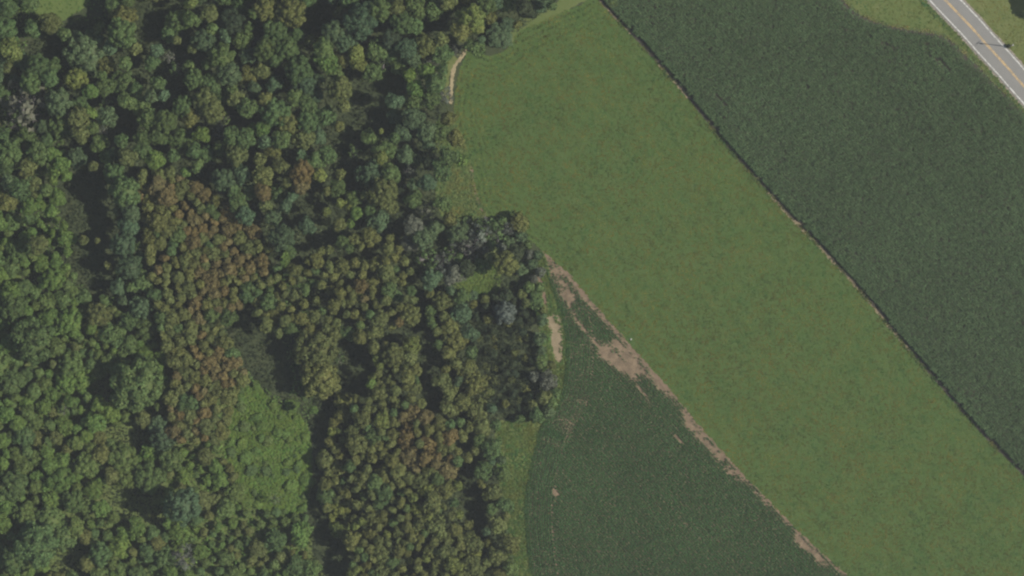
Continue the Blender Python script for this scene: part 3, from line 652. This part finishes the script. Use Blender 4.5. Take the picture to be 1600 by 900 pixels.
# ------------------------------------------------------------------ build them
for p in placed:
    if 500 < p[0] < 545 and p[1] > 620: p[4] = min(p[4], 7.0)
count = {}
order = sorted(range(len(placed)), key=lambda i: -placed[i][2])
overflow = []
def jit_col(c, g, amt=.16):
    b = np.array(PAL[c]); v = 1 + g.uniform(-amt, amt); hshift = g.uniform(-.07, .07)
    return (b[0] * v * (1 + hshift), b[1] * v, b[2] * v * (1 - hshift), 1)
gg = random.Random(5)
def link(name, me, parent, loc, scale, rz=0, col=None):
    o = bpy.data.objects.new(name, me); COL.objects.link(o); o.parent = parent; o.location = loc; o.scale = scale; o.rotation_euler = (0, 0, rz)
    if col: o.color = col
    return o
for i in order:
    x, y, r, c, h, kind, grp, label = placed[i]; si = info[i]
    inframe = -r - 12 < x < 1612 + r and -r - 12 < y < 912 + r
    count[kind] = count.get(kind, 0) + 1
    R_ = r / PXM * 1.06
    if count[kind] > 300 or not inframe:
        overflow.append((x, y, r, c, h)); continue
    asp = {'young_tree': 1.15, 'scrub_tree': .85, 'bush': .75}.get(kind, 1.05)
    Rz = min(R_ * (asp + (.2 if r >= 18 else 0)), h * .52); zc = h - Rz
    wx, wy = W(x, y, zc); rz = gg.uniform(0, 6.28)
    e = bpy.data.objects.new(kind, None); COL.objects.link(e); e.location = (wx, wy, 0); e.empty_display_size = .5
    tag(e, label, CAT[kind], grp)
    if kind == 'bare_tree':
        link('trunk', P_trunk[si % 4], e, (0, 0, 0), (R_ * .5, R_ * .5, zc), rz)
        link('branches', P_bare[si], e, (0, 0, zc), (R_, R_, Rz), rz)
        link('crown', P_thin[si % 3], e, (0, 0, zc), (R_, R_, Rz * .9), rz, jit_col('G' if si % 2 else 'S', gg))
        continue
    link('trunk', (P_trunk if r >= 10 else P_stem)[si % 2], e, (0, 0, 0), (R_ * .8, R_ * .8, zc), rz)
    P = P_big if r >= 18 else P_mid if r >= 10 else P_small
    if kind == 'plantation_tree': P = P_thin; si = si % 3
    link('crown', P[si % len(P)], e, (0, 0, zc), (R_, R_, Rz), rz, jit_col(c, gg))
print('trees', count, 'overflow', len(overflow))

# the rest of the crowns as one mass, and the wood going on beyond the frame
g2 = random.Random(9)
for _ in range(420):
    x, y = g2.uniform(-230, 860), g2.uniform(-190, 1090)
    if -15 < x < 1615 and -20 < y < 925: continue
    if x > 780 and y > 500 or x > 850: continue
    overflow.append((x, y, g2.uniform(12, 20), g2.choice('GGOBO'), g2.uniform(9, 13)))
def coords(me):
    a = np.empty(len(me.vertices) * 3, np.float32); me.vertices.foreach_get('co', a); return a.reshape(-1, 3)
sm = [coords(m)[:-48] for m in P_small]; sm = [s[:len(s) // 4 * 4].reshape(-1, 4, 3) for s in sm]
QV, QT = [], []
for (x, y, r, c, h) in overflow:
    R_ = r / PXM * 1.06; Rz = min(R_ * 1.1, h * .48); zc = h - Rz; wx, wy = W(x, y, zc)
    a = g2.uniform(0, 6.28); ca, sa = math.cos(a), math.sin(a); V = sm[g2.randrange(6)]
    P = np.stack([(V[..., 0] * ca - V[..., 1] * sa) * R_ + wx, (V[..., 0] * sa + V[..., 1] * ca) * R_ + wy, V[..., 2] * Rz + zc], -1)
    QV.append(P); QT.append(np.tile(np.array(jit_col(c, g2)[:3]), (len(V), 1)))
me = quads_mesh('woodland', np.concatenate(QV), M_field, np.concatenate(QT))
o = bpy.data.objects.new('woodland', me); COL.objects.link(o); tag(o, 'smallest leftover crowns of the wood and its continuation around the frame', 'woodland', kind='stuff')

# undergrowth between and under the trees
g = np.random.default_rng(31)
FOREST = [(-40, -30), (900, -30), (860, 15), (800, 55), (735, 80), (700, 100), (700, 200), (725, 260), (745, 340), (810, 370), (840, 400), (836, 500), (850, 600), (840, 650), (770, 662), (780, 760), (815, 930), (-40, 930)]
P = Wa(FOREST); lo, hi = P.min(0), P.max(0); n = 95000
Q = lo + g.random((n, 2)) * (hi - lo); Q = Q[inside(Q, P)]; pq = px_of(Q); keep = np.ones(len(Q), bool)
ingl = np.zeros(len(Q), bool)
for d in OPEN + [[(-60, 380), (20, 372), (38, 400), (30, 450), (18, 500), (-60, 500)]]: ingl |= inside(pq, d)
keep = ~ingl | (g.random(len(Q)) < .35)
Q = Q[keep]; pq = pq[keep]; ingl = ingl[keep]; n = len(Q)
m = vnoise(Q, 6, 3.) ; m2 = vnoise(Q, 2, 8.)
col = np.array([.062, .084, .036]) * (.7 + .7 * m)[:, None] * (1 + .4 * (m2 - .5))[:, None]
scrub = ((pq[:, 1] > 420) & (pq[:, 0] < 490)) | (pq[:, 0] < 100)
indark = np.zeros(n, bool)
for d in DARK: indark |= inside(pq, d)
col[indark] *= .6  # shade of the dark hollows painted into the leaf colour
col[scrub & ~indark] *= [1.5, 1.8, 1.1]  # scrub is greener, and its lit zones are painted brighter
lowscrub = inside(pq, [(262, 690), (350, 690), (380, 800), (490, 812), (486, 925), (270, 925)]); col[lowscrub] *= [1.15, 1.2, 1.]
col[ingl] = np.array([.092, .150, .036]) * (.75 + .5 * m[ingl])[:, None]
z = g.uniform(.15, 1.6, n) * (.4 + m2); z[ingl] = g.uniform(.05, .25, ingl.sum())
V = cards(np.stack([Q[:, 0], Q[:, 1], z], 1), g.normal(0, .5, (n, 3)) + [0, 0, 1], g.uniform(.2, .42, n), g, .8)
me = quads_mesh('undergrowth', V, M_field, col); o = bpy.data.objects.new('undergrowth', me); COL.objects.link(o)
tag(o, 'low tangled undergrowth and grass on the floor of the wood', 'undergrowth', kind='stuff')

# ------------------------------------------------------------------ roadside pole, pale stone
px_, py_ = W(1575, 73)
e = bpy.data.objects.new('utility_pole', None); COL.objects.link(e); e.location = (px_, py_, 0)
tag(e, 'wooden utility pole with a crossarm beside the far edge of the road', 'utility pole')
v, f = [], []; limb(v, f, (0, 0, -.1), (0, 0, 10.4), .15, .09, 10); mesh_obj('pole_shaft', v, f, M_bark, e)
v, f = [], []
rd = Vector((.744, .667, 0))
limb(v, f, rd * -1.1 + Vector((0, 0, 10.0)), rd * 1.1 + Vector((0, 0, 10.0)), .07, .07, 4); arm_o = mesh_obj('crossarm', v, f, M_bark, e)
for k in (-1.0, -.4, .4, 1.0):
    v, f = [], []; p = rd * k; limb(v, f, p + Vector((0, 0, 10.06)), p + Vector((0, 0, 10.16)), .05, .05, 8); limb(v, f, p + Vector((0, 0, 10.16)), p + Vector((0, 0, 10.26)), .035, .02, 8)
    mesh_obj('insulator', v, f, M_stone, arm_o)
v, f = [], []; limb(v, f, (.28, -.1, 8.8), (.28, -.1, 9.6), .2, .2, 12); limb(v, f, (.28, -.1, 9.6), (.28, -.1, 9.66), .22, .08, 12); mesh_obj('transformer', v, f, M_metal, e)
import bmesh
bm = bmesh.new(); bmesh.ops.create_icosphere(bm, subdivisions=2, radius=.27)
for vv in bm.verts: vv.co *= random.uniform(.82, 1.15); vv.co.z *= .6
me = bpy.data.meshes.new('stone'); bm.to_mesh(me); bm.free(); me.materials.append(M_stone)
o = bpy.data.objects.new('stone', me); COL.objects.link(o); o.location = (*W(986, 530), .2); tag(o, 'pale stone at the meadow side of the widest bare soil patch', 'stone')

# ------------------------------------------------------------------ haze: the air between the plane and the land
m, t, out = mat_new('haze_air'); pv = t.nodes.new('ShaderNodeVolumePrincipled')
pv.inputs['Color'].default_value = (.86, .92, .955, 1); pv.inputs['Density'].default_value = HAZE_DENSITY; pv.inputs['Anisotropy'].default_value = 0.1
t.links.new(pv.outputs[0], out.inputs['Volume'])
hb = G0 + 20; z0, z1 = -1.0, CAM_H + 4
vs = [(sx * hb, sy * hb, z) for z in (z0, z1) for sx, sy in ((-1, -1), (1, -1), (1, 1), (-1, 1))]
o = mesh_obj('haze', vs, [(3, 2, 1, 0), (4, 5, 6, 7), (0, 1, 5, 4), (1, 2, 6, 5), (2, 3, 7, 6), (3, 0, 4, 7)], m); o['kind'] = 'stuff'
